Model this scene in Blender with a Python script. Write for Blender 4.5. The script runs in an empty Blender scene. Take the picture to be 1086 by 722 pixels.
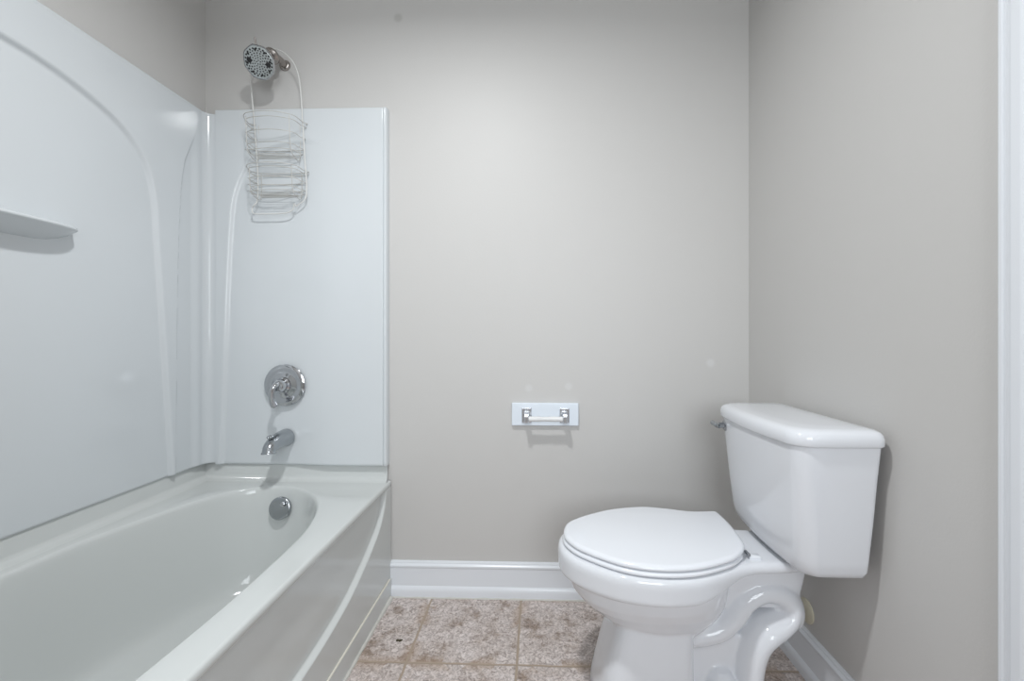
import bpy, bmesh, math, random
import numpy as np
from mathutils import Vector, Matrix

S = bpy.context.scene
COL = S.collection
R = math.radians
random.seed(4)

# ------------------------------------------------------------------ camera
F_PX = 455.0
cam_d = bpy.data.cameras.new('camera')
cam = bpy.data.objects.new('camera', cam_d)
COL.objects.link(cam)
cam.location = (0.0, -1.625, 0.986)
cam.rotation_euler = (R(90), 0, R(1.75))
cam_d.sensor_fit = 'HORIZONTAL'
cam_d.sensor_width = 36.0
cam_d.lens = 36.0 * F_PX / 1086.0
cam_d.shift_x = -14.0 / 1086.0
cam_d.shift_y = -4.5 / 1086.0
cam_d.clip_start = 0.02
S.camera = cam

# ------------------------------------------------------------------ world, lights, exposure
S.view_settings.view_transform = 'Standard'
S.view_settings.look = 'None'
S.view_settings.gamma = 1.0
S.view_settings.use_curve_mapping = False
S.view_settings.exposure = 0.15
w = bpy.data.worlds.new('world')
S.world = w
w.use_nodes = True
w.node_tree.nodes['Background'].inputs[0].default_value = (0.8, 0.85, 0.9, 1)
w.node_tree.nodes['Background'].inputs[1].default_value = 0.3

def area(name, loc, target, sx, sy, power, color=(1, 1, 1), spread=180):
    d = bpy.data.lights.new(name, 'AREA')
    d.shape = 'RECTANGLE'; d.size = sx; d.size_y = sy
    d.energy = power; d.color = color; d.spread = R(spread)
    o = bpy.data.objects.new(name, d); COL.objects.link(o)
    o.location = loc
    o.rotation_euler = (Vector(target) - Vector(loc)).to_track_quat('-Z', 'Y').to_euler()
    return o

area('ceiling_lamp_light', (-0.30, -1.08, 2.36), (-0.30, -1.08, 0), 0.10, 0.10, 17.0, (0.96, 0.985, 1.0), 165)
area('rear_fill_light', (0.25, -3.0, 1.45), (0.15, 0, 0.9), 1.0, 1.1, 14.5, (0.90, 0.955, 1.0), 140)  # added broad cool fill from behind the camera, not a known fixture

# ------------------------------------------------------------------ node materials
def new_mat(name):
    m = bpy.data.materials.new(name); m.use_nodes = True
    return m, m.node_tree, m.node_tree.nodes['Principled BSDF']

def mat(name, color, rough=0.5, metal=0.0, spec=0.5, coat=0.0, var=0.02, vscale=6.0, bump=0.0, bscale=200.0, coat_rough=0.05, bdist=0.001):
    m, nt, b = new_mat(name)
    N = nt.nodes; L = nt.links
    tc = N.new('ShaderNodeTexCoord')
    nz = N.new('ShaderNodeTexNoise'); nz.inputs['Scale'].default_value = vscale; nz.inputs['Detail'].default_value = 4
    L.new(tc.outputs['Object'], nz.inputs['Vector'])
    mx = N.new('ShaderNodeMix'); mx.data_type = 'RGBA'
    mx.inputs[6].default_value = tuple(c * (1 - var) for c in color) + (1,)
    mx.inputs[7].default_value = tuple(min(1, c * (1 + var)) for c in color) + (1,)
    L.new(nz.outputs[0], mx.inputs[0]); L.new(mx.outputs[2], b.inputs['Base Color'])
    b.inputs['Roughness'].default_value = rough
    b.inputs['Metallic'].default_value = metal
    b.inputs['Specular IOR Level'].default_value = spec
    b.inputs['Coat Weight'].default_value = coat
    b.inputs['Coat Roughness'].default_value = coat_rough
    if bump > 0:
        n2 = N.new('ShaderNodeTexNoise'); n2.inputs['Scale'].default_value = bscale; n2.inputs['Detail'].default_value = 3
        L.new(tc.outputs['Object'], n2.inputs['Vector'])
        bp = N.new('ShaderNodeBump'); bp.inputs['Strength'].default_value = bump; bp.inputs['Distance'].default_value = bdist
        L.new(n2.outputs[0], bp.inputs['Height']); L.new(bp.outputs[0], b.inputs['Normal'])
    return m

M_WALL = mat('wall_paint', (0.60, 0.588, 0.572), rough=0.5, spec=0.4, var=0.012, vscale=1.6, bump=0.25, bscale=140)
M_CEIL = mat('ceiling_paint', (0.72, 0.71, 0.69), rough=0.8, var=0.01)
M_TRIM = mat('trim_paint', (0.80, 0.825, 0.865), rough=0.25, spec=0.5, var=0.01)
M_ACR = mat('gelcoat_white', (0.68, 0.71, 0.73), rough=0.13, spec=0.5, var=0.012, vscale=2.5)
M_TUB = mat('tub_acrylic', (0.63, 0.650, 0.640), rough=0.10, spec=0.5, var=0.012, vscale=3.0)
M_CHINA = mat('vitreous_china', (0.77, 0.785, 0.82), rough=0.06, spec=0.55, var=0.006)
M_SEAT = mat('seat_enamel', (0.83, 0.85, 0.89), rough=0.14, spec=0.5, var=0.005)
M_CHROME = mat('chrome', (0.55, 0.56, 0.58), rough=0.07, metal=1.0, var=0.03)
M_SATIN = mat('brushed_chrome', (0.42, 0.44, 0.46), rough=0.22, metal=1.0, var=0.03)
M_NICKEL = mat('worn_nickel', (0.40, 0.37, 0.35), rough=0.25, metal=1.0, var=0.08, vscale=60)
M_WIRE = mat('white_vinyl_wire', (0.72, 0.72, 0.70), rough=0.35, var=0.03, vscale=30)
M_WIRE2 = mat('worn_basket_wire', (0.55, 0.54, 0.51), rough=0.35, var=0.1, vscale=60)
M_RUBBER = mat('black_rubber', (0.012, 0.012, 0.014), rough=0.5, var=0.05)
M_FACE = mat('spray_face_plastic', (0.40, 0.43, 0.43), rough=0.22, metal=0.3, var=0.04)
M_CREAM = mat('cream_escutcheon', (0.62, 0.58, 0.46), rough=0.35, var=0.08, vscale=30)
M_BOARD = mat('board_paint', (0.80, 0.86, 0.93), rough=0.3, var=0.01)
M_ROLLER = mat('roller_plastic', (0.80, 0.80, 0.80), rough=0.35, var=0.01)
M_CAULK = mat('caulk', (0.62, 0.61, 0.57), rough=0.6, var=0.12, vscale=50, bump=0.4, bscale=90, bdist=0.003)
M_CHIP = mat('dark_chip', (0.045, 0.035, 0.012), rough=0.5, var=0.2, vscale=300)
M_POST = mat('polished_post', (0.72, 0.74, 0.78), rough=0.22, metal=1.0, var=0.02)
M_STRIP = mat('cream_bead', (0.78, 0.75, 0.66), rough=0.4, var=0.04)

def floor_mat():
    m, nt, b = new_mat('stone_tile')
    N = nt.nodes; L = nt.links
    tc = N.new('ShaderNodeTexCoord')
    sep = N.new('ShaderNodeSeparateXYZ'); L.new(tc.outputs['Object'], sep.inputs[0])
    def math_(op, a, bb=None, c=None):
        n = N.new('ShaderNodeMath'); n.operation = op
        for i, v in enumerate((a, bb, c)):
            if v is None: continue
            if isinstance(v, (int, float)): n.inputs[i].default_value = v
            else: L.new(v, n.inputs[i])
        return n.outputs[0]
    P = 0.3345; G = 0.0034
    wob = N.new('ShaderNodeTexNoise'); wob.inputs['Scale'].default_value = 22; wob.inputs['Detail'].default_value = 3
    L.new(tc.outputs['Object'], wob.inputs['Vector'])
    wv = math_('MULTIPLY', math_('SUBTRACT', wob.outputs[0], 0.5), 0.006)
    def cell(axis, off):
        v = math_('DIVIDE', math_('ADD', math_('SUBTRACT', axis, off), wv), P)
        fl = math_('FLOOR', v)
        fr = math_('SUBTRACT', v, fl)
        e = math_('MULTIPLY', math_('MINIMUM', fr, math_('SUBTRACT', 1.0, fr)), P)
        return fl, e
    cx, ex = cell(sep.outputs[0], -0.399)
    cy, ey = cell(sep.outputs[1], -0.340)
    e = math_('MINIMUM', ex, ey)
    mr = N.new('ShaderNodeMapRange'); mr.interpolation_type = 'SMOOTHSTEP'
    mr.inputs['From Min'].default_value = G * 0.7; mr.inputs['From Max'].default_value = G * 1.5
    L.new(e, mr.inputs['Value'])
    # per-tile offset for the stone pattern
    comb = N.new('ShaderNodeCombineXYZ'); L.new(math_('MULTIPLY', cx, 3.7), comb.inputs[0]); L.new(math_('MULTIPLY', cy, 5.3), comb.inputs[1])
    add = N.new('ShaderNodeVectorMath'); L.new(tc.outputs['Object'], add.inputs[0]); L.new(comb.outputs[0], add.inputs[1])
    n1 = N.new('ShaderNodeTexNoise'); n1.inputs['Scale'].default_value = 11; n1.inputs['Detail'].default_value = 8; n1.inputs['Roughness'].default_value = 0.62
    L.new(add.outputs[0], n1.inputs['Vector'])
    n2 = N.new('ShaderNodeTexNoise'); n2.inputs['Scale'].default_value = 75; n2.inputs['Detail'].default_value = 6; n2.inputs['Roughness'].default_value = 0.7; n2.inputs['Distortion'].default_value = 1.4
    L.new(add.outputs[0], n2.inputs['Vector'])
    r1 = N.new('ShaderNodeValToRGB')
    r1.color_ramp.elements[0].position = 0.36; r1.color_ramp.elements[0].color = (0.36, 0.285, 0.235, 1)
    r1.color_ramp.elements[1].position = 0.70; r1.color_ramp.elements[1].color = (0.70, 0.64, 0.62, 1)
    el = r1.color_ramp.elements.new(0.47); el.color = (0.61, 0.54, 0.505, 1)
    L.new(n1.outputs[0], r1.inputs[0])
    r2 = N.new('ShaderNodeValToRGB')
    r2.color_ramp.elements[0].position = 0.36; r2.color_ramp.elements[0].color = (0.46, 0.42, 0.40, 1)
    r2.color_ramp.elements[1].position = 0.60; r2.color_ramp.elements[1].color = (1.15, 1.15, 1.16, 1)
    L.new(n2.outputs[0], r2.inputs[0])
    mul = N.new('ShaderNodeMix'); mul.data_type = 'RGBA'; mul.blend_type = 'MULTIPLY'; mul.inputs[0].default_value = 1.0
    L.new(r1.outputs[0], mul.inputs[6]); L.new(r2.outputs[0], mul.inputs[7])
    # rusty worn edges beside the joints
    edge = N.new('ShaderNodeMapRange'); edge.inputs['From Min'].default_value = 0.0; edge.inputs['From Max'].default_value = 0.035
    edge.inputs['To Min'].default_value = 1.0; edge.inputs['To Max'].default_value = 0.0
    L.new(e, edge.inputs['Value'])
    n3 = N.new('ShaderNodeTexNoise'); n3.inputs['Scale'].default_value = 8; L.new(tc.outputs['Object'], n3.inputs['Vector'])
    ef = math_('MULTIPLY', edge.outputs[0], math_('MULTIPLY', math_('GREATER_THAN', n3.outputs[0], 0.5), 0.55))
    rust = N.new('ShaderNodeMix'); rust.data_type = 'RGBA'; rust.inputs[7].default_value = (0.36, 0.24, 0.15, 1)
    L.new(ef, rust.inputs[0]); L.new(mul.outputs[2], rust.inputs[6])
    fin = N.new('ShaderNodeMix'); fin.data_type = 'RGBA'; fin.inputs[6].default_value = (0.40, 0.32, 0.25, 1)
    L.new(mr.outputs[0], fin.inputs[0]); L.new(rust.outputs[2], fin.inputs[7])
    L.new(fin.outputs[2], b.inputs['Base Color'])
    b.inputs['Roughness'].default_value = 0.55
    bp = N.new('ShaderNodeBump'); bp.inputs['Strength'].default_value = 0.6; bp.inputs['Distance'].default_value = 0.002
    hh = math_('ADD', mr.outputs[0], math_('MULTIPLY', n2.outputs[0], 0.5))
    L.new(hh, bp.inputs['Height']); L.new(bp.outputs[0], b.inputs['Normal'])
    return m
M_FLOOR = floor_mat()

def spotted_wall():
    """the wall paint with a few dabs of touch-up paint"""
    m = M_WALL.copy(); m.name = 'wall_paint_touched_up'
    nt = m.node_tree; N = nt.nodes; L = nt.links
    b = N['Principled BSDF']
    src = b.inputs['Base Color'].links[0].from_socket
    tc = N.new('ShaderNodeTexCoord')
    for (x, z, r, k, a) in SPOTS:
        d = N.new('ShaderNodeVectorMath'); d.operation = 'DISTANCE'; d.inputs[1].default_value = (x, 0, z)
        L.new(tc.outputs['Object'], d.inputs[0])
        mr = N.new('ShaderNodeMapRange'); mr.inputs['From Min'].default_value = r * 0.6; mr.inputs['From Max'].default_value = r * 1.3
        mr.inputs['To Min'].default_value = a; mr.inputs['To Max'].default_value = 0
        L.new(d.outputs['Value'], mr.inputs['Value'])
        mx = N.new('ShaderNodeMix'); mx.data_type = 'RGBA'
        L.new(mr.outputs[0], mx.inputs[0]); L.new(src, mx.inputs[6]); mx.inputs[7].default_value = k
        src = mx.outputs[2]
    L.new(src, b.inputs['Base Color'])
    return m
SPOTS = [(-0.536, 2.203, 0.016, (0.46, 0.45, 0.43, 1), 0.7), (-0.036, 0.790, 0.014, (0.72, 0.72, 0.72, 1), 0.35), (0.114, 0.797, 0.014, (0.72, 0.72, 0.72, 1), 0.35), (0.644, 0.886, 0.015, (0.72, 0.72, 0.72, 1), 0.45)]
M_WALLB = spotted_wall()

# ------------------------------------------------------------------ mesh helpers
def obj(name, bm, m, parent=None, smooth=True, bevel=0.0, seg=3, angle=40, kind=None):
    me = bpy.data.meshes.new(name)
    bmesh.ops.recalc_face_normals(bm, faces=bm.faces)
    bm.to_mesh(me); bm.free()
    o = bpy.data.objects.new(name, me); COL.objects.link(o)
    me.materials.append(m)
    if smooth:
        for p in me.polygons: p.use_smooth = True
        if bevel == 0 and angle < 180:
            try: me.set_sharp_from_angle(angle=R(angle))
            except Exception: pass
    if bevel > 0:
        md = o.modifiers.new('bevel', 'BEVEL'); md.width = bevel; md.segments = seg
        md.limit_method = 'ANGLE'; md.angle_limit = R(30); md.harden_normals = False
    if parent is not None: o.parent = parent
    if kind: o['kind'] = kind
    return o

def thing(name, label, cat, loc=(0, 0, 0), group=None):
    o = bpy.data.objects.new(name, None); COL.objects.link(o)
    o.empty_display_size = 0.05
    o['label'] = label; o['category'] = cat
    if group: o['group'] = group
    o['_at'] = 0
    del o['_at']
    return o

def settle(o, loc):
    """put the Empty at the thing's base, keeping its parts where they are"""
    v = Vector(loc)
    o.location = v
    for c in o.children:
        c.location = c.location - v

def box(bm, x0, x1, y0, y1, z0, z1):
    vs = [bm.verts.new((x, y, z)) for x in (x0, x1) for y in (y0, y1) for z in (z0, z1)]
    for f in ((0, 1, 3, 2), (4, 6, 7, 5), (0, 4, 5, 1), (2, 3, 7, 6), (0, 2, 6, 4), (1, 5, 7, 3)):
        bm.faces.new([vs[i] for i in f])

def catmull(pts, n=8, closed=False):
    pts = [Vector(p) for p in pts]; out = []
    N = len(pts)
    rng = range(N) if closed else range(N - 1)
    for i in rng:
        if closed: p0, p1, p2, p3 = pts[i - 1], pts[i], pts[(i + 1) % N], pts[(i + 2) % N]
        else: p0, p1, p2, p3 = pts[max(i - 1, 0)], pts[i], pts[i + 1], pts[min(i + 2, N - 1)]
        for k in range(n):
            t = k / n
            out.append(0.5 * ((2 * p1) + (p2 - p0) * t + (2 * p0 - 5 * p1 + 4 * p2 - p3) * t * t + (3 * p1 - p0 - 3 * p2 + p3) * t ** 3))
    if not closed: out.append(pts[-1])
    return out

def resample(pts, n, closed=True):
    P = [Vector(p) for p in pts]
    if closed: P = P + [P[0]]
    d = [0]
    for a, b in zip(P, P[1:]): d.append(d[-1] + (b - a).length)
    out = []; j = 0
    for i in range(n):
        t = d[-1] * i / (n if closed else n - 1)
        while j < len(d) - 2 and d[j + 1] < t: j += 1
        s = (t - d[j]) / max(1e-9, d[j + 1] - d[j])
        out.append(P[j].lerp(P[j + 1], min(1, s)))
    return out

def loft(bm, rings, cap0=True, cap1=True, closed=True):
    rv = [[bm.verts.new(p) for p in r] for r in rings]
    n = len(rv[0])
    for a, b in zip(rv, rv[1:]):
        for i in range(n if closed else n - 1):
            j = (i + 1) % n
            bm.faces.new((a[i], a[j], b[j], b[i]))
    if cap0: bm.faces.new(list(reversed(rv[0])))
    if cap1: bm.faces.new(rv[-1])
    return rv

def tube(bm, pts, r, seg=10, closed=False, cap=True, ysc=1.0):
    """round tube along points; r a number or a list; ysc widens it across Y"""
    pts = [Vector(p) for p in pts]; n = len(pts)
    rs = r if isinstance(r, (list, tuple)) else [r] * n
    rings = []; up = None
    for i, p in enumerate(pts):
        if closed: t = pts[(i + 1) % n] - pts[i - 1]
        else: t = pts[min(i + 1, n - 1)] - pts[max(i - 1, 0)]
        t.normalize()
        if up is None:
            up = Vector((0, 0, 1)) if abs(t.z) < 0.9 else Vector((0, 1, 0))
        u = (up - t * up.dot(t)).normalized(); up = u
        v = t.cross(u)
        ring = []
        for k in range(seg):
            a = 2 * math.pi * k / seg
            q = (u * math.cos(a) + v * math.sin(a)) * rs[i]
            q.y *= ysc
            ring.append(p + q)
        rings.append(ring)
    if closed:
        rings.append(rings[0])
        rv = [[bm.verts.new(p) for p in rr] for rr in rings[:-1]]; rv.append(rv[0])
        # match the twist between last and first ring
        best = min(range(seg), key=lambda s: sum((rv[-2][k].co - rv[0][(k + s) % seg].co).length for k in range(seg)))
        rv[-1] = [rv[0][(k + best) % seg] for k in range(seg)]
        for a, b in zip(rv, rv[1:]):
            for i in range(seg):
                j = (i + 1) % seg
                bm.faces.new((a[i], a[j], b[j], b[i]))
    else:
        loft(bm, rings, cap, cap)

def lathe(bm, origin, axis, prof, seg=40):
    """prof: list of (distance along the axis, radius)"""
    axis = Vector(axis).normalized(); o = Vector(origin)
    u = axis.orthogonal().normalized(); v = axis.cross(u)
    rings = []
    for t, r in prof:
        rings.append([o + axis * t + (u * math.cos(2 * math.pi * k / seg) + v * math.sin(2 * math.pi * k / seg)) * max(r, 1e-4) for k in range(seg)])
    loft(bm, rings)

def grid_mesh(bm, P):
    """P: array rows x cols x 3"""
    rv = [[bm.verts.new(tuple(p)) for p in row] for row in P]
    for a, b in zip(rv, rv[1:]):
        for i in range(len(a) - 1):
            bm.faces.new((a[i], a[i + 1], b[i + 1], b[i]))
    return rv

def sstep(x, a, b):
    t = np.clip((x - a) / (b - a), 0, 1)
    return t * t * (3 - 2 * t)

def sdist(U, V, poly, closed_poly):
    """distance from points to a polyline, negative inside closed_poly"""
    d = np.full(U.shape, 1e9)
    for (a, b), (c, e) in zip(poly, poly[1:]):
        du, dv = c - a, e - b
        L2 = du * du + dv * dv + 1e-12
        t = np.clip(((U - a) * du + (V - b) * dv) / L2, 0, 1)
        d = np.minimum(d, np.hypot(U - a - t * du, V - b - t * dv))
    ins = np.zeros(U.shape, bool)
    q = list(closed_poly)
    for (a, b), (c, e) in zip(q, q[1:] + q[:1]):
        cond = ((b > V) != (e > V)) & (U < (c - a) * (V - b) / ((e - b) if abs(e - b) > 1e-9 else 1e-9) + a)
        ins ^= cond
    return np.where(ins, -d, d)

# ------------------------------------------------------------------ room shell
LX, RX = -1.290, 0.785
NY, CZ = -3.2, 2.44
def shell(name, b, m, bevel=0):
    bm = bmesh.new(); box(bm, *b)
    return obj(name, bm, m, smooth=False, bevel=bevel, kind='structure')
shell('floor', (LX - 0.12, RX + 0.12, NY - 0.12, 0.12, -0.06, 0.0), M_FLOOR)
shell('ceiling', (LX - 0.12, RX + 0.12, NY - 0.12, 0.12, CZ, CZ + 0.06), M_CEIL)
shell('wall_back', (LX - 0.12, RX + 0.12, 0.0, 0.12, 0, CZ), M_WALLB)
shell('wall_left', (LX - 0.12, LX, NY, 0.0, 0, CZ), M_WALL)
shell('wall_front', (LX - 0.12, RX + 0.12, NY - 0.12, NY, 0, CZ), M_WALL)
shell('wall_wing', (LX, -0.55, -1.64, -1.525, 0, CZ), M_WALL)
# right wall with a door opening
D0, D1, DZ = -0.955, -1.74, 2.05
bm = bmesh.new()
box(bm, RX, RX + 0.12, D0, 0.0, 0, CZ)
box(bm, RX, RX + 0.12, NY, D1, 0, CZ)
box(bm, RX, RX + 0.12, D1, D0, DZ, CZ)
obj('wall_right', bm, M_WALL, smooth=False, kind='structure')
# door slab with two sunk panels
bm = bmesh.new()
box(bm, RX + 0.030, RX + 0.066, D1 + 0.02, D0 - 0.02, 0.01, DZ - 0.02)
o = obj('door_1', bm, M_TRIM, smooth=False, bevel=0.002, kind='structure')
bm = bmesh.new()
for z0, z1 in ((0.2, 0.95), (1.08, 1.88)):
    ya, yb = D1 + 0.13, D0 - 0.13
    for q in ((ya, yb, z0, z0 + 0.02), (ya, yb, z1 - 0.02, z1), (ya, ya + 0.02, z0 + 0.02, z1 - 0.02), (yb - 0.02, yb, z0 + 0.02, z1 - 0.02)):
        box(bm, RX + 0.022, RX + 0.030, *q)
obj('panel_moulding', bm, M_TRIM, parent=o, smooth=False, bevel=0.003)
bm = bmesh.new(); lathe(bm, (RX + 0.03, D1 + 0.09, 0.95), (-1, 0, 0), [(0, 0.03), (0.006, 0.03), (0.010, 0.012), (0.03, 0.012), (0.036, 0.024), (0.052, 0.027), (0.062, 0.015), (0.064, 0)])
obj('door_knob', bm, M_SATIN, parent=o)
# door casing: profile swept up the near jamb, over the head and down
prof = [(0.0, 0.0), (0.0, 0.010), (0.004, 0.0135), (0.010, 0.0140), (0.0125, 0.0110), (0.018, 0.0120), (0.026, 0.0165), (0.040, 0.0175), (0.070, 0.0130), (0.075, 0.0120), (0.080, 0.0)]
# profile: (distance in from the outer edge, height off the wall)
path = [((D0 + 0.078), 0.0, 'v'), ((D0 + 0.078), DZ + 0.078, 'c'), ((D1 - 0.078), DZ + 0.078, 'c2'), ((D1 - 0.078), 0.0, 'v2')]
bm = bmesh.new()
rings = []
for y, z, k in path:
    ring = []
    for d, h in prof:
        yy, zz = y, z
        if k in ('v', 'c'): yy = y - d
        if k in ('v2', 'c2'): yy = y + d
        if k in ('c', 'c2'): zz = z - d
        ring.append((RX - h, yy, zz))
    rings.append(ring)
loft(bm, rings, closed=True)
obj('trim_1', bm, M_TRIM, smooth=False, bevel=0.001, kind='structure')
bm = bmesh.new()
box(bm, RX, RX + 0.12, D0 - 0.012, D0, 0, DZ); box(bm, RX, RX + 0.12, D1, D1 + 0.012, 0, DZ); box(bm, RX, RX + 0.12, D1, D0, DZ - 0.012, DZ)
obj('trim_2', bm, M_TRIM, smooth=False, kind='structure')

# baseboards (profile: off the wall, height)
BB = [(0, 0), (0.020, 0.0), (0.0205, 0.022), (0.019, 0.032), (0.0145, 0.039), (0.0125, 0.0415), (0.0125, 0.108), (0.0150, 0.111), (0.0155, 0.117), (0.0120, 0.1215), (0.0085, 0.1235), (0.0080, 0.1270), (0.0055, 0.1305), (0, 0.1315)]
bm = bmesh.new()
loft(bm, [[(x, -d, z) for d, z in BB] for x in (-0.562, RX - 0.0005)])
obj('baseboard_back', bm, M_TRIM, angle=25, kind='structure')
bm = bmesh.new()
loft(bm, [[(RX - d, y, z) for d, z in BB] for y in (-0.001, D0 + 0.078)])
obj('baseboard_right', bm, M_TRIM, angle=25, kind='structure')

# uneven caulk bead between floor and baseboard
bm = bmesh.new()
n = 60; pts = []; rs = []
for i in range(n + 1):
    x = -0.55 + i * (RX - 0.02 + 0.55) / n
    pts.append((x, -0.021, 0.0005)); rs.append(0.0035 + 0.0018 * math.sin(i * 1.7) * math.sin(i * 0.53))
tube(bm, pts, rs, 8)
obj('trim_3', bm, M_CAULK, kind='structure')
bm = bmesh.new()
n = 90; pts = []; rs = []
for i in range(n + 1):
    y = -0.03 - i * 1.46 / n
    pts.append((-0.5545, y, 0.001)); rs.append(0.0045 + 0.0030 * abs(math.sin(i * 0.9) * math.sin(i * 0.37)) + (0.006 * math.exp(-i / 4.0)))
tube(bm, pts, rs, 8)
obj('trim_4', bm, M_CAULK, kind='structure')

# ------------------------------------------------------------------ tub surround
sur = thing('shower_surround', 'glossy white moulded wall surround with arched recess above the bathtub', 'shower surround')
PX = -1.263
ARCH = [(-0.171, 0.40), (-0.171, 0.515), (-0.186, 0.747), (-0.205, 1.007), (-0.227, 1.291), (-0.237, 1.429), (-0.262, 1.530), (-0.311, 1.600), (-0.386, 1.650), (-0.490, 1.684), (-0.578, 1.700), (-0.66, 1.705), (-0.76, 1.707)]
ARCH = [(p.x, p.y) for p in catmull([(a, b, 0) for a, b in ARCH], 4)]
ARCHF = ARCH + [(-1.52 - a, b) for a, b in reversed(ARCH[:-1])]
RIB = [(-0.070, 1.76), (-0.089, 1.714), (-0.118, 1.640), (-0.131, 1.597), (-0.147, 1.474), (-0.159, 1.173), (-0.163, 0.843), (-0.167, 0.40)]
RIB = [(p.x, p.y) for p in catmull([(a, b, 0) for a, b in RIB], 4)]
# path of the side panel: straight along the left wall, round the corner, a short return
cols = []
ys = list(np.linspace(-1.50, -0.30, 240)) + list(np.linspace(-0.296, -0.056, 100))
for y in ys: cols.append((PX, y, 1.0, 0.0, y))
for k in range(1, 9):
    a = k / 8 * math.pi / 2
    cols.append((PX + 0.030 * (1 - math.cos(a)), -0.056 + 0.030 * math.sin(a), math.cos(a), -math.sin(a), -0.05))
for k in range(1, 4): cols.append((PX + 0.030 + 0.008 * k, -0.026, 0.0, -1.0, -0.05))
zs = list(np.linspace(0.505, 1.40, 170)) + list(np.linspace(1.405, 1.832, 115))
cols = np.array(cols); zs = np.array(zs)
Yp = np.repeat(cols[None, :, 4], len(zs), 0); Zp = np.repeat(zs[:, None], len(cols), 1)
sd = sdist(Yp, Zp, ARCHF, ARCHF)
off = -0.013 * (1 - sstep(sd, -0.017, -0.001))                       # sunk arched field
ribpoly = RIB + [(0.2, 0.40), (0.2, 1.76)]
sr = sdist(Yp, Zp, RIB, ribpoly)
off += -0.0075 * (1 - sstep(sr, -0.004, 0.0)) * (1 - sstep(Zp, 1.60, 1.745)) * (1 - sstep(Yp, -0.10, -0.06))
off += 0.0012 * np.exp(-((Zp - 1.829) / 0.003) ** 2)
P = np.zeros((len(zs), len(cols), 3))
P[:, :, 0] = cols[None, :, 0] + off * cols[None, :, 2]
P[:, :, 1] = cols[None, :, 1] + off * cols[None, :, 3]
P[:, :, 2] = Zp
# rounded top and bottom returns back to the wall
def back_rows(row, z_edge, sgn, depth, nx, ny):
    out = []
    for t, dz in ((0.003, 0.0022), (0.008, 0.003), (depth, 0.003)):
        r = row.copy(); r[:, 0] -= nx * t; r[:, 1] -= ny * t; r[:, 2] = z_edge + sgn * dz
        out.append(r)
    return np.array(out)
top = back_rows(P[-1], 1.832, 1, 0.024, cols[:, 2], cols[:, 3])
bot = back_rows(P[0], 0.505, -1, 0.010, cols[:, 2], cols[:, 3])[::-1]
bm = bmesh.new(); grid_mesh(bm, np.concatenate([bot, P, top]))
obj('side_panel', bm, M_ACR, parent=sur, angle=60)

# soap shelf moulded into the left panel
bm = bmesh.new()
rings = []
def shelf_ring(prot, z, half, depth_in=0.03):
    r = []
    for k in range(33):
        t = -1 + 2 * k / 32
        e = (1 - abs(t) ** 5.0) ** (1 / 2.2)
        r.append((PX - 0.016 + prot * e, -0.76 + half * t, z))
    r.append((PX - 0.016 - depth_in * 0.3, -0.76 + half, z)); r.append((PX - 0.016 - depth_in * 0.3, -0.76 - half, z))
    return r
for prot, z, half in ((0.002, 1.232, 0.185), (0.012, 1.2375, 0.215), (0.028, 1.2465, 0.240), (0.046, 1.2570, 0.262), (0.060, 1.2645, 0.270), (0.065, 1.2680, 0.273), (0.066, 1.2710, 0.273), (0.0655, 1.2740, 0.273), (0.063, 1.2765, 0.272), (0.050, 1.277, 0.268)):
    rings.append(shelf_ring(prot, z, half))
loft(bm, rings)
obj('soap_shelf', bm, M_ACR, parent=sur, angle=50)

# end panel on the back wall
bx = np.concatenate([np.linspace(-1.228, -1.00, 90), np.linspace(-0.997, -0.62, 110), np.linspace(-0.618, -0.572, 40)])
bz = np.concatenate([np.linspace(0.5, 1.40, 120), np.linspace(1.405, 1.845, 120)])
X, Z = np.meshgrid(bx, bz)
A2 = [(-1.218, 0.40), (-1.216, 0.515), (-1.203, 0.83), (-1.190, 1.188), (-1.176, 1.439), (-1.160, 1.54), (-1.125, 1.622), (-1.085, 1.675), (-1.040, 1.702), (-0.97, 1.722), (-0.90, 1.730), (-0.83, 1.732)]
A2 = [(p.x, p.y) for p in catmull([(a, b, 0) for a, b in A2], 5)]
s2 = sdist(X, Z, A2, A2 + [(-0.3, 1.732), (-0.3, 0.40)])
fade = 1 - sstep(X, -0.96, -0.78)
f2 = np.maximum(fade, 0)
off = -0.011 * (1 - sstep(s2, -0.020, 0.0)) * f2
off += -0.004 * np.exp(-((X + 0.5835) / 0.0016) ** 2)                # groove before the edge bead
off += 0.003 * np.exp(-((X + 0.577) / 0.0035) ** 2)
P = np.stack([X, -0.030 - off, Z], -1)
left = P[:, :1].copy(); left[:, 0, 0] -= 0.002; left[:, 0, 1] = -0.010
r1 = P[:, -1:].copy(); r1[:, 0, 0] += 0.0025; r1[:, 0, 1] += 0.004
r2 = P[:, -1:].copy(); r2[:, 0, 0] += 0.003; r2[:, 0, 1] = -0.0005
P = np.concatenate([left, P, r1, r2], 1)
t1 = P[-1:].copy(); t1[:, :, 2] += 0.002; t1[:, :, 1] += 0.002
t2 = P[-1:].copy(); t2[:, :, 2] += 0.003; t2[:, :, 1] = -0.0005
b1 = P[:1].copy(); b1[:, :, 2] -= 0.0025; b1[:, :, 1] += 0.003
b2 = P[:1].copy(); b2[:, :, 2] -= 0.003; b2[:, :, 1] = -0.014
P[:, :, 1] = np.minimum(P[:, :, 1], -0.0005)
bm = bmesh.new(); grid_mesh(bm, np.concatenate([b2, b1, P, t1, t2]))
obj('end_panel', bm, M_ACR, parent=sur, angle=60)
settle(sur, (-1.27, -0.76, 0.5))

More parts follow.
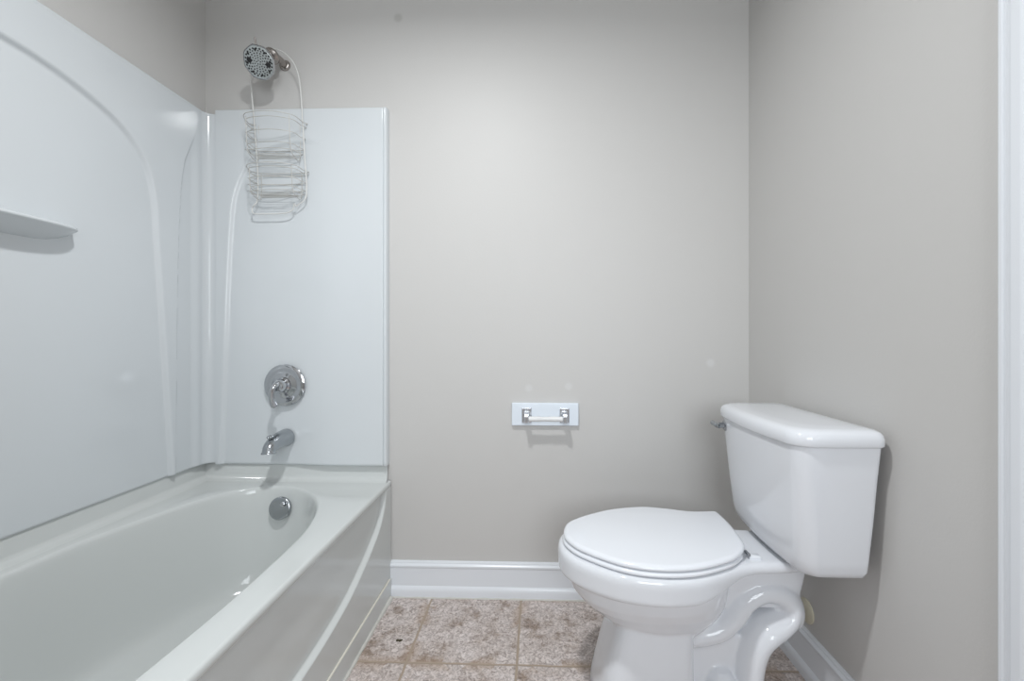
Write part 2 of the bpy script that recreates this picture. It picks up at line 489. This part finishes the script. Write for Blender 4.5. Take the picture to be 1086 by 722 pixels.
# ------------------------------------------------------------------ bathtub
tub = thing('bathtub', 'white alcove bathtub with oval basin and bowed skirt front', 'bathtub')
DZK = 0.436
TY0, TY1 = -0.016, -1.505
inner = [(-1.236, -0.76), (-1.235, -0.682), (-1.224, -0.51), (-1.172, -0.306), (-1.108, -0.160), (-1.040, -0.098), (-0.977, -0.078), (-0.899, -0.086), (-0.826, -0.121), (-0.764, -0.180), (-0.718, -0.250), (-0.684, -0.335), (-0.662, -0.425), (-0.651, -0.520), (-0.645, -0.632), (-0.642, -0.76)]
mir = [(x, -1.52 - y) for x, y in reversed(inner[1:-1])]
oval = resample(catmull([(x, y, 0) for x, y in inner + mir], 8, closed=True), 160)
cxy = Vector((-0.945, -0.76, 0))
def scaled(s_x, s_y, z, cy=0.0):
    return [(cxy.x + (p.x - cxy.x) * s_x, cxy.y + cy + (p.y - cxy.y) * s_y, z) for p in oval]
def rect_ring(x0, x1, y0, y1, z):
    out = []
    for p in oval:
        d = p - cxy
        tx = ((x1 if d.x > 0 else x0) - cxy.x) / d.x if abs(d.x) > 1e-6 else 1e9
        ty = ((y1 if d.y > 0 else y0) - cxy.y) / d.y if abs(d.y) > 1e-6 else 1e9
        t = min(tx, ty)
        out.append((cxy.x + d.x * t, cxy.y + d.y * t, z))
    return out
def mixr(a, b, t, z): return [tuple(Vector((p[0], p[1], z)).lerp(Vector((q[0], q[1], z)), t)) for p, q in zip(a, b)]
outer = rect_ring(-1.285, -0.5680, TY1, TY0 + 0.014, DZK)
rings = [outer]
rings.append(mixr(outer, scaled(1, 1, 0), 0.5, DZK))
prof = [(1.022, 1.010, DZK), (1.008, 1.004, DZK - 0.001), (0.996, 0.998, DZK - 0.005), (0.987, 0.994, DZK - 0.012), (0.980, 0.990, DZK - 0.024),
        (0.955, 0.976, 0.36), (0.925, 0.958, 0.28), (0.89, 0.938, 0.20), (0.865, 0.922, 0.155), (0.835, 0.905, 0.125), (0.79, 0.882, 0.102), (0.73, 0.85, 0.090), (0.60, 0.78, 0.084), (0.3, 0.4, 0.081), (0.05, 0.06, 0.080)]
for sx, sy, z in prof: rings.append(scaled(sx, sy, z, 0.0))
bm = bmesh.new(); loft(bm, rings, cap0=False)
# tile flange with a cove, along the left wall and both ends
fp = [(0.030, DZK), (0.024, DZK + 0.0005), (0.016, DZK + 0.004), (0.011, DZK + 0.010), (0.008, DZK + 0.022), (0.003, 0.52), (0.0, 0.53)]
rings = []
for d, z in fp:
    rings.append([(-0.572, TY0 + 0.010 - d, z), (-1.2855 + d, TY0 + 0.010 - d, z), (-1.2855 + d, TY1 + d, z), (-0.572, TY1 + d, z)])
loft(bm, rings, False, False, closed=False)
basin = obj('basin', bm, M_TUB, parent=tub, angle=70)

# skirt: grid over (y, z) with a bowed recessed upper panel
TOP = [(-0.052, 0.44), (-0.057, 0.417), (-0.068, 0.365), (-0.112, 0.308), (-0.167, 0.274), (-0.248, 0.238), (-0.373, 0.197), (-0.513, 0.176), (-0.640, 0.169), (-0.76, 0.167)]
TOP = [(p.x, p.y) for p in catmull([(a, b, 0) for a, b in TOP], 5)]
TOPF = TOP + [(-1.52 - a, b) for a, b in reversed(TOP[:-1])]
ya = np.concatenate([np.linspace(TY1, -0.20, 220), np.linspace(-0.197, -0.004, 80)])
za = np.concatenate([np.linspace(0.078, 0.408, 170)])
Y, Z = np.meshgrid(ya, za)
sk = sdist(Y, Z, TOPF, TOPF)
rec = 1 - sstep(sk, -0.010, 0.0)
SX = -0.5610
Xs = SX - 0.016 * rec
P = np.stack([Xs, Y, Z], -1)
def row(x, z):
    r = np.zeros((1, len(ya), 3)); r[0, :, 0] = x; r[0, :, 1] = ya; r[0, :, 2] = z; return r
x_top = P[-1, :, 0]
def rowx(xs, z):
    r = np.zeros((1, len(ya), 3)); r[0, :, 0] = xs; r[0, :, 1] = ya; r[0, :, 2] = z; return r
up = [rowx(np.maximum(x_top, -0.570), 0.411), row(-0.5635, 0.416), row(-0.5610, 0.420), row(-0.5608, 0.426), row(-0.5620, 0.4315), row(-0.5645, 0.4348), row(-0.5680, DZK), row(-0.5700, DZK - 0.0004)]
dn = [row(-0.5565, 0.0), row(-0.5560, 0.066), row(-0.5565, 0.0695)]
bm = bmesh.new(); grid_mesh(bm, np.concatenate(dn + [row(SX, 0.0715)] + [P] + up))
obj('skirt', bm, M_TUB, parent=tub, angle=60)
bm = bmesh.new(); tube(bm, [(-0.5585, -0.03, 0.0715), (-0.5585, -1.49, 0.0715)], 0.0030, 8)
obj('bottom_bead', bm, M_STRIP, parent=tub)
# overflow cover on the basin end
bm = bmesh.new()
oc = Vector((-0.925, -0.108, 0.368)); on = Vector((0.0, -1, 0.22)).normalized()
lathe(bm, oc, on, [(-0.01, 0.034), (0.001, 0.0375), (0.004, 0.0395), (0.010, 0.0395), (0.0125, 0.037), (0.0135, 0.030), (0.0135, 0.001)])
ov = obj('overflow_cover', bm, M_SATIN, parent=tub, angle=50)
bm = bmesh.new()
lathe(bm, oc + on * 0.013 + Vector((0.014, 0, 0.016)), on, [(0, 0.008), (0.004, 0.008), (0.006, 0.005), (0.006, 0.0005)], 16)
obj('overflow_screw', bm, M_CHROME, parent=ov)
bm = bmesh.new()
lathe(bm, (-0.945, -0.27, 0.0835), (0, 0, 1), [(0, 0.034), (0.002, 0.034), (0.004, 0.028), (0.003, 0.02), (0.010, 0.018), (0.012, 0.001)])
obj('drain', bm, M_SATIN, parent=tub)
settle(tub, (-0.93, -0.76, 0.0))

# ------------------------------------------------------------------ tub spout
sp = thing('tub_spout', 'chrome tub spout with diverter knob on the surround below the valve', 'spout')
bm = bmesh.new()
path = catmull([(-0.955, -0.028, 0.603), (-0.955, -0.05, 0.604), (-0.954, -0.08, 0.603), (-0.953, -0.105, 0.599), (-0.952, -0.125, 0.593), (-0.951, -0.137, 0.584), (-0.950, -0.141, 0.570)], 5)
nn = len(path)
rs = [0.033 - 0.012 * min(1, i / (nn - 1) * 1.15) + (0.003 if i > nn * 0.9 else 0) for i in range(nn)]
tube(bm, path, rs, 24)
b_ = obj('spout_body', bm, M_SATIN, parent=sp, angle=60)
bm = bmesh.new()
lathe(bm, (-0.956, -0.120, 0.609), (-0.05, -0.15, 1), [(0, 0.006), (0.012, 0.0045), (0.014, 0.010), (0.019, 0.011), (0.022, 0.008), (0.022, 0.0005)], 20)
obj('diverter_knob', bm, M_SATIN, parent=sp)
settle(sp, (-0.955, -0.03, 0.603))

# ------------------------------------------------------------------ shower valve
va = thing('shower_valve', 'round chrome shower valve trim with single curved lever', 'shower valve')
vc = Vector((-0.957, -0.030, 0.802))
bm = bmesh.new()
lathe(bm, vc, (0, -1, 0), [(0, 0.076), (0.003, 0.0785), (0.006, 0.0775), (0.010, 0.070), (0.011, 0.062), (0.0095, 0.056), (0.011, 0.045), (0.016, 0.036), (0.018, 0.001)], 64)
obj('escutcheon', bm, M_CHROME, parent=va, angle=35)
bm = bmesh.new()
lathe(bm, vc + Vector((0, -0.014, 0)), (0, -1, 0), [(0, 0.032), (0.010, 0.031), (0.014, 0.026), (0.018, 0.025), (0.034, 0.022), (0.040, 0.017), (0.042, 0.001)], 40)
obj('hub', bm, M_CHROME, parent=va, angle=35)
bm = bmesh.new()
path = catmull([vc + Vector(q) for q in ((0.002, -0.046, 0.006), (-0.001, -0.064, 0.003), (-0.007, -0.070, -0.014), (-0.011, -0.068, -0.038), (-0.009, -0.062, -0.060), (-0.005, -0.056, -0.074))], 6)
nn = len(path)
tube(bm, path, [0.0115 - 0.0045 * math.sin(math.pi * min(1, i / nn * 1.2)) * 0.6 - (0.003 if i > nn - 3 else 0) for i in range(nn)], 18)
obj('lever', bm, M_CHROME, parent=va)
settle(va, vc)

# ------------------------------------------------------------------ shower head
sh = thing('showerhead', 'chrome octagonal shower head on a short arm above the surround', 'shower head')
bm = bmesh.new()
lathe(bm, (-0.975, 0, 2.028), (0, -1, 0), [(0, 0.021), (0.003, 0.021), (0.008, 0.017), (0.010, 0.012), (0.011, 0.001)])
obj('wall_flange', bm, M_NICKEL, parent=sh)
hc = Vector((-0.997, -0.122, 1.964))
hn = Vector((0.16, -0.84, -0.50)).normalized()
bm = bmesh.new()
jt = Vector((-0.985, -0.070, 2.020))
ja = (hc - jt).normalized()
tube(bm, catmull([(-0.975, -0.002, 2.028), (-0.977, -0.030, 2.031), (-0.981, -0.052, 2.029), jt], 5), 0.0125, 16)
obj('arm', bm, M_NICKEL, parent=sh)
bm = bmesh.new()
lathe(bm, jt, ja, [(-0.016, 0.010), (-0.014, 0.022), (-0.004, 0.028), (0.004, 0.028), (0.008, 0.023), (0.011, 0.018), (0.020, 0.018), (0.024, 0.024), (0.042, 0.026), (0.050, 0.012)], 30)
obj('ball_joint', bm, M_NICKEL, parent=sh, angle=35)
u = (Vector((0, 0, 1)) - hn * hn.z).normalized(); v = hn.cross(u)
def oct_ring(r, t):
    out = []
    for k in range(64):
        a = 2 * math.pi * k / 64
        m_ = ((a + math.pi / 8 + 0.15) % (math.pi / 4)) - math.pi / 8
        rr = r * (0.45 + 0.55 * math.cos(math.pi / 8) / math.cos(m_))
        out.append(hc + hn * t + (u * math.cos(a) * 0.97 + v * math.sin(a) * 0.91) * rr)
    return out
bm = bmesh.new()
loft(bm, [oct_ring(0.014, -0.036), oct_ring(0.030, -0.026), oct_ring(0.050, -0.014), oct_ring(0.0575, -0.007), oct_ring(0.0580, 0.0), oct_ring(0.0555, 0.003), oct_ring(0.0545, 0.001)])
obj('head_shell', bm, M_CHROME, parent=sh, angle=50)
bm = bmesh.new(); loft(bm, [oct_ring(0.0535, 0.0), oct_ring(0.053, 0.0022), oct_ring(0.050, 0.003)])
face = obj('spray_face', bm, M_FACE, parent=sh, angle=50)
bm = bmesh.new()
def dot(bm, a, rr, s, h=0.002):
    rr *= 0.93; s *= 1.2
    c = hc + hn * 0.0025 + (u * math.cos(a) + v * math.sin(a)) * rr
    lathe(bm, c, hn, [(0, s), (h, s * 0.8), (h, 0.0003)], 8)
for k in range(24): dot(bm, 2 * math.pi * k / 24, 0.0455, 0.0027)
for k in range(24): dot(bm, 2 * math.pi * (k + .5) / 24, 0.0385, 0.0021)
for k in range(18): dot(bm, 2 * math.pi * k / 18, 0.0305, 0.0022)
for k in range(14): dot(bm, 2 * math.pi * k / 14, 0.0225, 0.0019)
for k in range(10): dot(bm, 2 * math.pi * k / 10, 0.0150, 0.0018)
for k in range(5): dot(bm, 2 * math.pi * k / 5, 0.007, 0.0017)
for k in range(8): dot(bm, 2 * math.pi * k / 8 + .1, 0.0420, 0.0035)
dot(bm, R(80), 0.033, 0.0078); dot(bm, R(260), 0.033, 0.0078)
o = obj('nozzles', bm, M_RUBBER, parent=face); o['kind'] = 'stuff'
bm = bmesh.new()
e = hc + u * 0.056 - hn * 0.004
tube(bm, [e - u * 0.004, e + u * 0.009, e + u * 0.019], [0.0035, 0.003, 0.0026], 10)
obj('selector_tab', bm, M_NICKEL, parent=sh)
settle(sh, (-0.975, 0, 2.028))

# ------------------------------------------------------------------ wire shower caddy
ca = thing('shower_caddy', 'white wire shower caddy with two baskets hanging from the shower head', 'shower caddy')
YC = -0.046
bm = bmesh.new()
loop = [(-1.076, YC, 1.900), (-1.078, YC, 1.955), (-1.058, YC - 0.006, 2.010), (-1.000, YC - 0.012, 2.052), (-0.955, YC - 0.012, 2.045), (-0.916, YC - 0.006, 2.010), (-0.897, YC, 1.960), (-0.889, YC, 1.900),
        (-0.882, YC, 1.80), (-0.873, YC, 1.65), (-0.867, YC, 1.57), (-0.867, YC, 1.515), (-0.875, YC, 1.495), (-0.893, YC, 1.481), (-0.906, YC, 1.474), (-0.911, YC - 0.004, 1.481), (-0.917, YC, 1.464),
        (-0.930, YC, 1.452), (-0.958, YC, 1.446), (-1.01, YC, 1.445), (-1.055, YC, 1.445), (-1.072, YC, 1.450), (-1.073, YC, 1.468), (-1.062, YC - 0.004, 1.478), (-1.054, YC, 1.497), (-1.052, YC, 1.56), (-1.055, YC, 1.64), (-1.067, YC, 1.80)]
tube(bm, catmull(loop, 6, closed=True), 0.0024, 8, closed=True)
obj('frame', bm, M_WIRE, parent=ca)
def basket(name, z0, z1, w_l, w_r, dep):
    n = 5
    bm = bmesh.new()
    def ring(z, k, tl=0.0):
        dl = dep - 0.010 * k
        xl, xr = w_l + 0.003 * k, w_r - 0.004 * k
        mx = (xl + xr) / 2
        pts = [(xl + 0.004, YC + 0.018, z), (xl - 0.014, YC - 0.020, z + tl), (xl + 0.014, YC - dl * 0.80, z + tl), (mx - 0.02, YC - dl, z + tl), (mx + 0.03, YC - dl * 0.97, z + tl), (xr - 0.012, YC - dl * 0.62, z + tl), (xr, YC - 0.010, z), (xr - 0.004, YC + 0.018, z)]
        return catmull(pts, 5, closed=True)
    hs = [0.0, 0.012, 0.042, 0.070, 0.085]
    H = z1 - z0
    for k in range(n):
        z = z1 - H * (0.0, 0.10, 0.42, 0.72, 0.86)[k]
        tube(bm, ring(z, k, 0.004), 0.0014, 6, closed=True)
    # bottom wires running side to side
    for j in range(5):
        y = YC + 0.010 - j * (dep - 0.035) / 4
        sh_ = 0.008 * j
        tube(bm, [(w_l + 0.016 + sh_ * 0.6, y, z0 + 0.004), (w_r - 0.018 - sh_ * 0.8, y, z0 + 0.004)], 0.0012, 6)
    # upright wires, bent under the basket
    for x in (w_l + 0.012, w_r - 0.020):
        tube(bm, catmull([(x, YC + 0.016, z1), (x, YC + 0.014, z0), (x + 0.002, YC - dep * 0.45, z0), (x + 0.001, YC - dep * 0.62, z0 + H * 0.2), (x, YC - dep * 0.70, z1)], 4), 0.0013, 6)
    # zigzag ends on the left side
    for s_ in range(4):
        zt = z1 - H * 0.24 * s_; zb = zt - H * 0.13
        tube(bm, [(w_l + 0.004, YC + 0.012, zt), (w_l - 0.016, YC - 0.020, zb + H * 0.06), (w_l + 0.006, YC + 0.010, zb - H * 0.08)], 0.0013, 6)
    return obj(name, bm, M_WIRE2, parent=ca)
basket('basket', 1.652, 1.785, -1.072, -0.880, 0.080)
basket('basket', 1.506, 1.604, -1.062, -0.874, 0.075)
settle(ca, (-0.968, YC, 1.44))

# ------------------------------------------------------------------ toilet paper holder
ph = thing('toilet_paper_holder', 'white board toilet paper holder with chrome posts and empty roller on back wall', 'toilet paper holder')
bm = bmesh.new(); box(bm, -0.100, 0.151, -0.013, 0.0, 0.650, 0.735)
obj('backboard', bm, M_BOARD, parent=ph, smooth=False, bevel=0.003)
for cx_ in (-0.044, 0.098):
    bm = bmesh.new()
    loft(bm, [[(cx_ + a * s, y, 0.690 + b * t) for a, b in ((-1, -1), (1, -1), (1, 1), (-1, 1))] for y, s, t in ((-0.013, 0.0185, 0.028), (-0.0165, 0.018, 0.0275), (-0.0175, 0.016, 0.026))])
    loft(bm, [[(cx_ + a * s, y, z + b * t) for a, b in ((-1, -1), (1, -1), (1, 1), (-1, 1))] for y, z, s, t in ((-0.016, 0.686, 0.011, 0.017), (-0.040, 0.684, 0.008, 0.013), (-0.062, 0.683, 0.0075, 0.013), (-0.066, 0.683, 0.006, 0.011))])
    obj('post', bm, M_POST, parent=ph, smooth=False, bevel=0.0015)
bm = bmesh.new()
lathe(bm, (-0.0365, -0.054, 0.683), (1, 0, 0), [(0, 0.006), (0.001, 0.0095), (0.045, 0.0095), (0.048, 0.0085), (0.072, 0.0085), (0.074, 0.0095), (0.126, 0.0095), (0.127, 0.006)], 24)
obj('roller', bm, M_ROLLER, parent=ph, angle=35)
settle(ph, (0.025, 0, 0.65))

# ------------------------------------------------------------------ toilet
TYC = -0.437
to = thing('toilet', 'white two-piece toilet with closed lid against the right wall', 'toilet')
def sym_outline(tab, n=96):
    a = [(x, TYC + w_, 0) for x, w_ in tab]
    b = [(x, TYC - w_, 0) for x, w_ in reversed(tab[1:-1])]
    return resample(catmull(a + b, 6, closed=True), n)
def inset(pts, d, z):
    n = len(pts); out = []
    for i, p in enumerate(pts):
        t = (pts[(i + 1) % n] - pts[i - 1]).normalized()
        nrm = Vector((t.y, -t.x, 0))
        c = Vector((0.35, TYC, 0))
        if nrm.dot(p - c) > 0: nrm = -nrm
        q = p + nrm * d
        out.append((q.x, q.y, z(q.x) if callable(z) else z))
    return out
RIM = sym_outline([(0.054, 0), (0.060, 0.042), (0.076, 0.076), (0.104, 0.108), (0.150, 0.143), (0.205, 0.170), (0.270, 0.184), (0.330, 0.184), (0.390, 0.172), (0.440, 0.151), (0.480, 0.130), (0.520, 0.113), (0.560, 0.105), (0.610, 0.101), (0.660, 0.092), (0.695, 0.080), (0.715, 0.055), (0.720, 0.03), (0.721, 0)], 160)
def zb(x):
    t = min(1, max(0, (x - 0.36) / 0.18)); t = t * t * (3 - 2 * t)
    return 0.353 + 0.038 * t
bm = bmesh.new()
loft(bm, [inset(RIM, 0.016, lambda x: zb(x) - 0.002), inset(RIM, 0.006, lambda x: zb(x)), inset(RIM, 0.001, lambda x: zb(x) + 0.006), inset(RIM, 0.0, 0.400), inset(RIM, 0.002, 0.410), inset(RIM, 0.007, 0.4165), inset(RIM, 0.018, 0.418)])
def ell(xf, xb, hw, z, e=2.2, n=72, yc=TYC):
    cx_ = (xf + xb) / 2; a = (xb - xf) / 2; out = []
    for k in range(n):
        t = 2 * math.pi * k / n
        c, s_ = math.cos(t), math.sin(t)
        out.append((cx_ + a * math.copysign(abs(c) ** (2 / e), c), yc + hw * math.copysign(abs(s_) ** (2 / e), s_), z))
    return out
# bowl
loft(bm, [ell(0.070, 0.505, 0.168, 0.375), ell(0.078, 0.505, 0.165, 0.345), ell(0.090, 0.503, 0.155, 0.315), ell(0.112, 0.500, 0.140, 0.288), ell(0.138, 0.492, 0.124, 0.266), ell(0.160, 0.480, 0.112, 0.248), ell(0.19, 0.462, 0.096, 0.228), ell(0.22, 0.44, 0.08, 0.205)])
# pedestal with flat sides
loft(bm, [ell(0.148, 0.406, 0.112, 0.0, 5), ell(0.152, 0.405, 0.110, 0.03, 5), ell(0.174, 0.403, 0.106, 0.12, 5), ell(0.203, 0.402, 0.103, 0.22, 5), ell(0.226, 0.400, 0.100, 0.29, 4)])
# inner web, foot and rear pillar
loft(bm, [ell(0.36, 0.600, 0.092, 0.0, 3), ell(0.36, 0.596, 0.090, 0.022, 3), ell(0.36, 0.585, 0.075, 0.030, 3)])
loft(bm, [ell(0.34, 0.580, 0.045, 0.0, 3), ell(0.34, 0.570, 0.045, 0.20, 3)])
loft(bm, [ell(0.40, 0.690, 0.040, 0.27, 6), ell(0.40, 0.706, 0.052, 0.36, 6), ell(0.40, 0.706, 0.054, 0.40, 6)])
loft(bm, [ell(0.425, 0.535, 0.098, 0.0), ell(0.428, 0.530, 0.095, 0.06), ell(0.438, 0.520, 0.085, 0.095), ell(0.452, 0.505, 0.068, 0.115), ell(0.47, 0.49, 0.03, 0.122)])
# trapway
tp = catmull([(0.390, TYC, 0.192), (0.440, TYC, 0.198), (0.485, TYC, 0.214), (0.521, TYC, 0.250), (0.550, TYC, 0.290), (0.597, TYC, 0.314), (0.644, TYC, 0.304), (0.669, TYC, 0.268), (0.664, TYC, 0.235)], 6)
tube(bm, tp, 0.0380, 28, ysc=1.75)
tp = catmull([(0.668, TYC, 0.285), (0.658, TYC, 0.252), (0.628, TYC, 0.229), (0.594, TYC, 0.212), (0.567, TYC, 0.176), (0.553, TYC, 0.120), (0.549, TYC, 0.055), (0.549, TYC, -0.01)], 6)
nn = len(tp)
tube(bm, tp, [0.031 + 0.012 * min(1, 2.5 * i / nn) for i in range(nn)], 28, ysc=2.15)
me = bpy.data.meshes.new('bowl_raw'); bm.to_mesh(me); bm.free()
raw = bpy.data.objects.new('bowl_raw', me); COL.objects.link(raw)
md = raw.modifiers.new('r', 'REMESH'); md.mode = 'VOXEL'; md.voxel_size = 0.0030
md = raw.modifiers.new('s', 'SMOOTH'); md.factor = 0.6; md.iterations = 15
dg = bpy.context.evaluated_depsgraph_get(); dg.update()
me2 = bpy.data.meshes.new_from_object(raw.evaluated_get(dg))
bpy.data.objects.remove(raw)
bm = bmesh.new(); bm.from_mesh(me2)
for vv in bm.verts:
    if vv.co.z < 0.0015: vv.co.z = 0.0005
bowl = obj('bowl', bm, M_CHINA, parent=to, angle=180)

# tank: rounded tapering body
def rrect(x0, x1, hw, z, rf, rb, yc, bulge=0.0, n=10):
    pts = []
    def arc(cx_, cy_, r, a0, a1):
        for k in range(n + 1):
            a = R(a0 + (a1 - a0) * k / n)
            pts.append((cx_ + r * math.cos(a), cy_ + r * math.sin(a)))
    arc(x1 - rb, yc + hw - rb, rb, 0, 90)
    arc(x0 + rf, yc + hw - rf, rf, 90, 180)
    m_ = 14
    for k in range(1, m_): pts.append((x0, yc + (hw - rf) * (1 - 2 * k / m_)))
    arc(x0 + rf, yc - hw + rf, rf, 180, 270)
    arc(x1 - rb, yc - hw + rb, rb, 270, 360)
    out = []
    for x, y in pts:
        t = max(0, 1 - ((y - yc) / hw) ** 2); g = max(0, (x1 - x) / (x1 - x0))
        out.append((x - bulge * t * g, y, z))
    return out
TC = -0.449
bm = bmesh.new()
loft(bm, [rrect(0.650, 0.720, 0.110, 0.4185, 0.02, 0.02, TC + 0.010, 0.004), rrect(0.632, 0.742, 0.150, 0.423, 0.03, 0.012, TC + 0.006, 0.008), rrect(0.618, 0.751, 0.174, 0.432, 0.035, 0.012, TC + 0.004, 0.013), rrect(0.611, 0.754, 0.182, 0.446, 0.035, 0.012, TC + 0.005, 0.016),
          rrect(0.606, 0.755, 0.186, 0.47, 0.035, 0.012, TC + 0.006, 0.020), rrect(0.597, 0.759, 0.194, 0.56, 0.034, 0.014, TC + 0.005, 0.022), rrect(0.588, 0.763, 0.200, 0.66, 0.033, 0.016, TC + 0.003, 0.022), rrect(0.581, 0.766, 0.205, 0.735, 0.032, 0.018, TC, 0.022), rrect(0.581, 0.766, 0.205, 0.745, 0.032, 0.018, TC, 0.022)])
obj('tank', bm, M_CHINA, parent=to, angle=60)
bm = bmesh.new()
def lr(d, z): return rrect(0.573 + d, 0.772 - d, 0.213 - d, z, 0.042, 0.025, TC, 0.022)
loft(bm, [lr(0.008, 0.7385), lr(0.002, 0.7395), lr(0.0, 0.743), lr(0.0, 0.758), lr(0.002, 0.766), lr(0.006, 0.7715), lr(0.013, 0.7755), lr(0.024, 0.7775), lr(0.06, 0.7785)])
obj('tank_lid', bm, M_CHINA, parent=to, angle=60)
# seat and lid
LID = [(0.070, -0.434), (0.081, -0.378), (0.110, -0.343), (0.160, -0.306), (0.233, -0.268), (0.327, -0.247), (0.398, -0.258), (0.465, -0.277), (0.512, -0.277), (0.535, -0.274), (0.549, -0.277), (0.5545, -0.292), (0.555, -0.371), (0.543, -0.470), (0.530, -0.505), (0.508, -0.532), (0.465, -0.566), (0.375, -0.603), (0.285, -0.611), (0.201, -0.590), (0.116, -0.529), (0.080, -0.480)]
LIDP = resample(catmull([(x, y, 0) for x, y in LID], 8, closed=True), 200)
bm = bmesh.new()
def ls(d, z): return inset(LIDP, d, z)
loft(bm, [ls(0.006, 0.4335), ls(0.001, 0.4345), ls(0.0, 0.437), ls(0.001, 0.4410), ls(0.004, 0.4440), ls(0.009, 0.4460), ls(0.012, 0.4465)])
obj('lid', bm, M_SEAT, parent=to, angle=60)
SEATP = resample(catmull([(x, y, 0) for x, y in [(0.067, -0.436), (0.078, -0.378), (0.108, -0.341), (0.160, -0.303), (0.233, -0.266), (0.327, -0.245), (0.398, -0.256), (0.465, -0.285), (0.515, -0.320), (0.528, -0.36), (0.530, -0.44), (0.526, -0.505), (0.505, -0.536), (0.463, -0.569), (0.375, -0.606), (0.285, -0.614), (0.199, -0.593), (0.114, -0.532), (0.077, -0.482)]], 8, closed=True), 200)
bm = bmesh.new()
loft(bm, [inset(SEATP, 0.008, 0.4195), inset(SEATP, 0.002, 0.4205), inset(SEATP, 0.0, 0.424), inset(SEATP, 0.002, 0.4285), inset(SEATP, 0.008, 0.4310), inset(SEATP, 0.05, 0.4315)])
obj('seat', bm, M_SEAT, parent=to, angle=60)
for yy in (-0.345, -0.508):
    bm = bmesh.new()
    loft(bm, [rrect(0.538, 0.568, 0.010, 0.4175, 0.004, 0.004, yy), rrect(0.538, 0.568, 0.010, 0.4235, 0.004, 0.004, yy), rrect(0.541, 0.565, 0.007, 0.4260, 0.003, 0.003, yy)])
    hg = obj('hinge', bm, M_SEAT, parent=to, angle=50)
    bm = bmesh.new(); tube(bm, [(0.536, yy - 0.008, 0.4290), (0.536, yy + 0.010, 0.4290)], 0.0045, 14)
    obj('hinge_pin', bm, M_SATIN, parent=hg)
# flush lever on the front of the tank, far side
bm = bmesh.new()
lathe(bm, (0.590, -0.285, 0.712), (-1, 0, 0), [(0, 0.017), (0.016, 0.017), (0.019, 0.014), (0.020, 0.009), (0.034, 0.008), (0.036, 0.001)], 24)
fl = obj('flush_lever', bm, M_SATIN, parent=to, angle=40)
bm = bmesh.new()
tube(bm, catmull([(0.556, -0.291, 0.711), (0.551, -0.284, 0.712), (0.548, -0.274, 0.714), (0.545, -0.262, 0.716)], 5), [0.008] * 8 + [0.007] * 8, 14)
obj('lever_handle', bm, M_SATIN, parent=fl)
for yy in (-1, 1):
    bm = bmesh.new(); lathe(bm, (0.485, TYC + yy * 0.080, 0.10), (0, yy * 0.5, 1), [(0, 0.004), (0.001, 0.001)], 8)
    bm.free()
settle(to, (0.42, TYC, 0.0))

# ------------------------------------------------------------------ water supply stop behind the toilet
wv = thing('water_supply_valve', 'cream wall flange and chrome shut-off valve behind the toilet', 'shut-off valve')
bm = bmesh.new()
lathe(bm, (RX, -0.346, 0.184), (-1, 0, 0), [(0, 0.034), (0.003, 0.034), (0.006, 0.030), (0.009, 0.016), (0.010, 0.001)], 36)
obj('wall_flange', bm, M_CREAM, parent=wv)
bm = bmesh.new()
tube(bm, [(RX - 0.005, -0.346, 0.184), (0.735, -0.346, 0.184)], 0.008, 14)
lathe(bm, (0.735, -0.346, 0.174), (0, 0, 1), [(0, 0.010), (0.002, 0.013), (0.022, 0.013), (0.026, 0.008), (0.034, 0.008), (0.035, 0.001)], 20)
obj('valve_body', bm, M_CHROME, parent=wv)
bm = bmesh.new(); tube(bm, catmull([(0.735, -0.346, 0.200), (0.735, -0.346, 0.26), (0.730, -0.345, 0.33), (0.715, -0.335, 0.39), (0.710, -0.335, 0.428)], 6), 0.0045, 10)
obj('supply_hose', bm, M_SATIN, parent=wv)
settle(wv, (RX, -0.346, 0.184))

# ------------------------------------------------------------------ chip on the floor
bm = bmesh.new()
for dx, dy, s in ((-0.0045, 0.001, 0.0048), (0.0045, 0.0005, 0.0052), (0.009, 0.003, 0.0028)):
    lathe(bm, (-0.452 + dx, -0.248 + dy, 0.0), (0, 0, 1), [(0, s * 1.1), (0.0012, s), (0.0022, s * 0.6), (0.0024, 0.0003)], 9)
ch = obj('dark_crumb', bm, M_CHIP)
ch['label'] = 'tiny dark crumb lying on the floor tile beside the bathtub skirt'; ch['category'] = 'crumb'
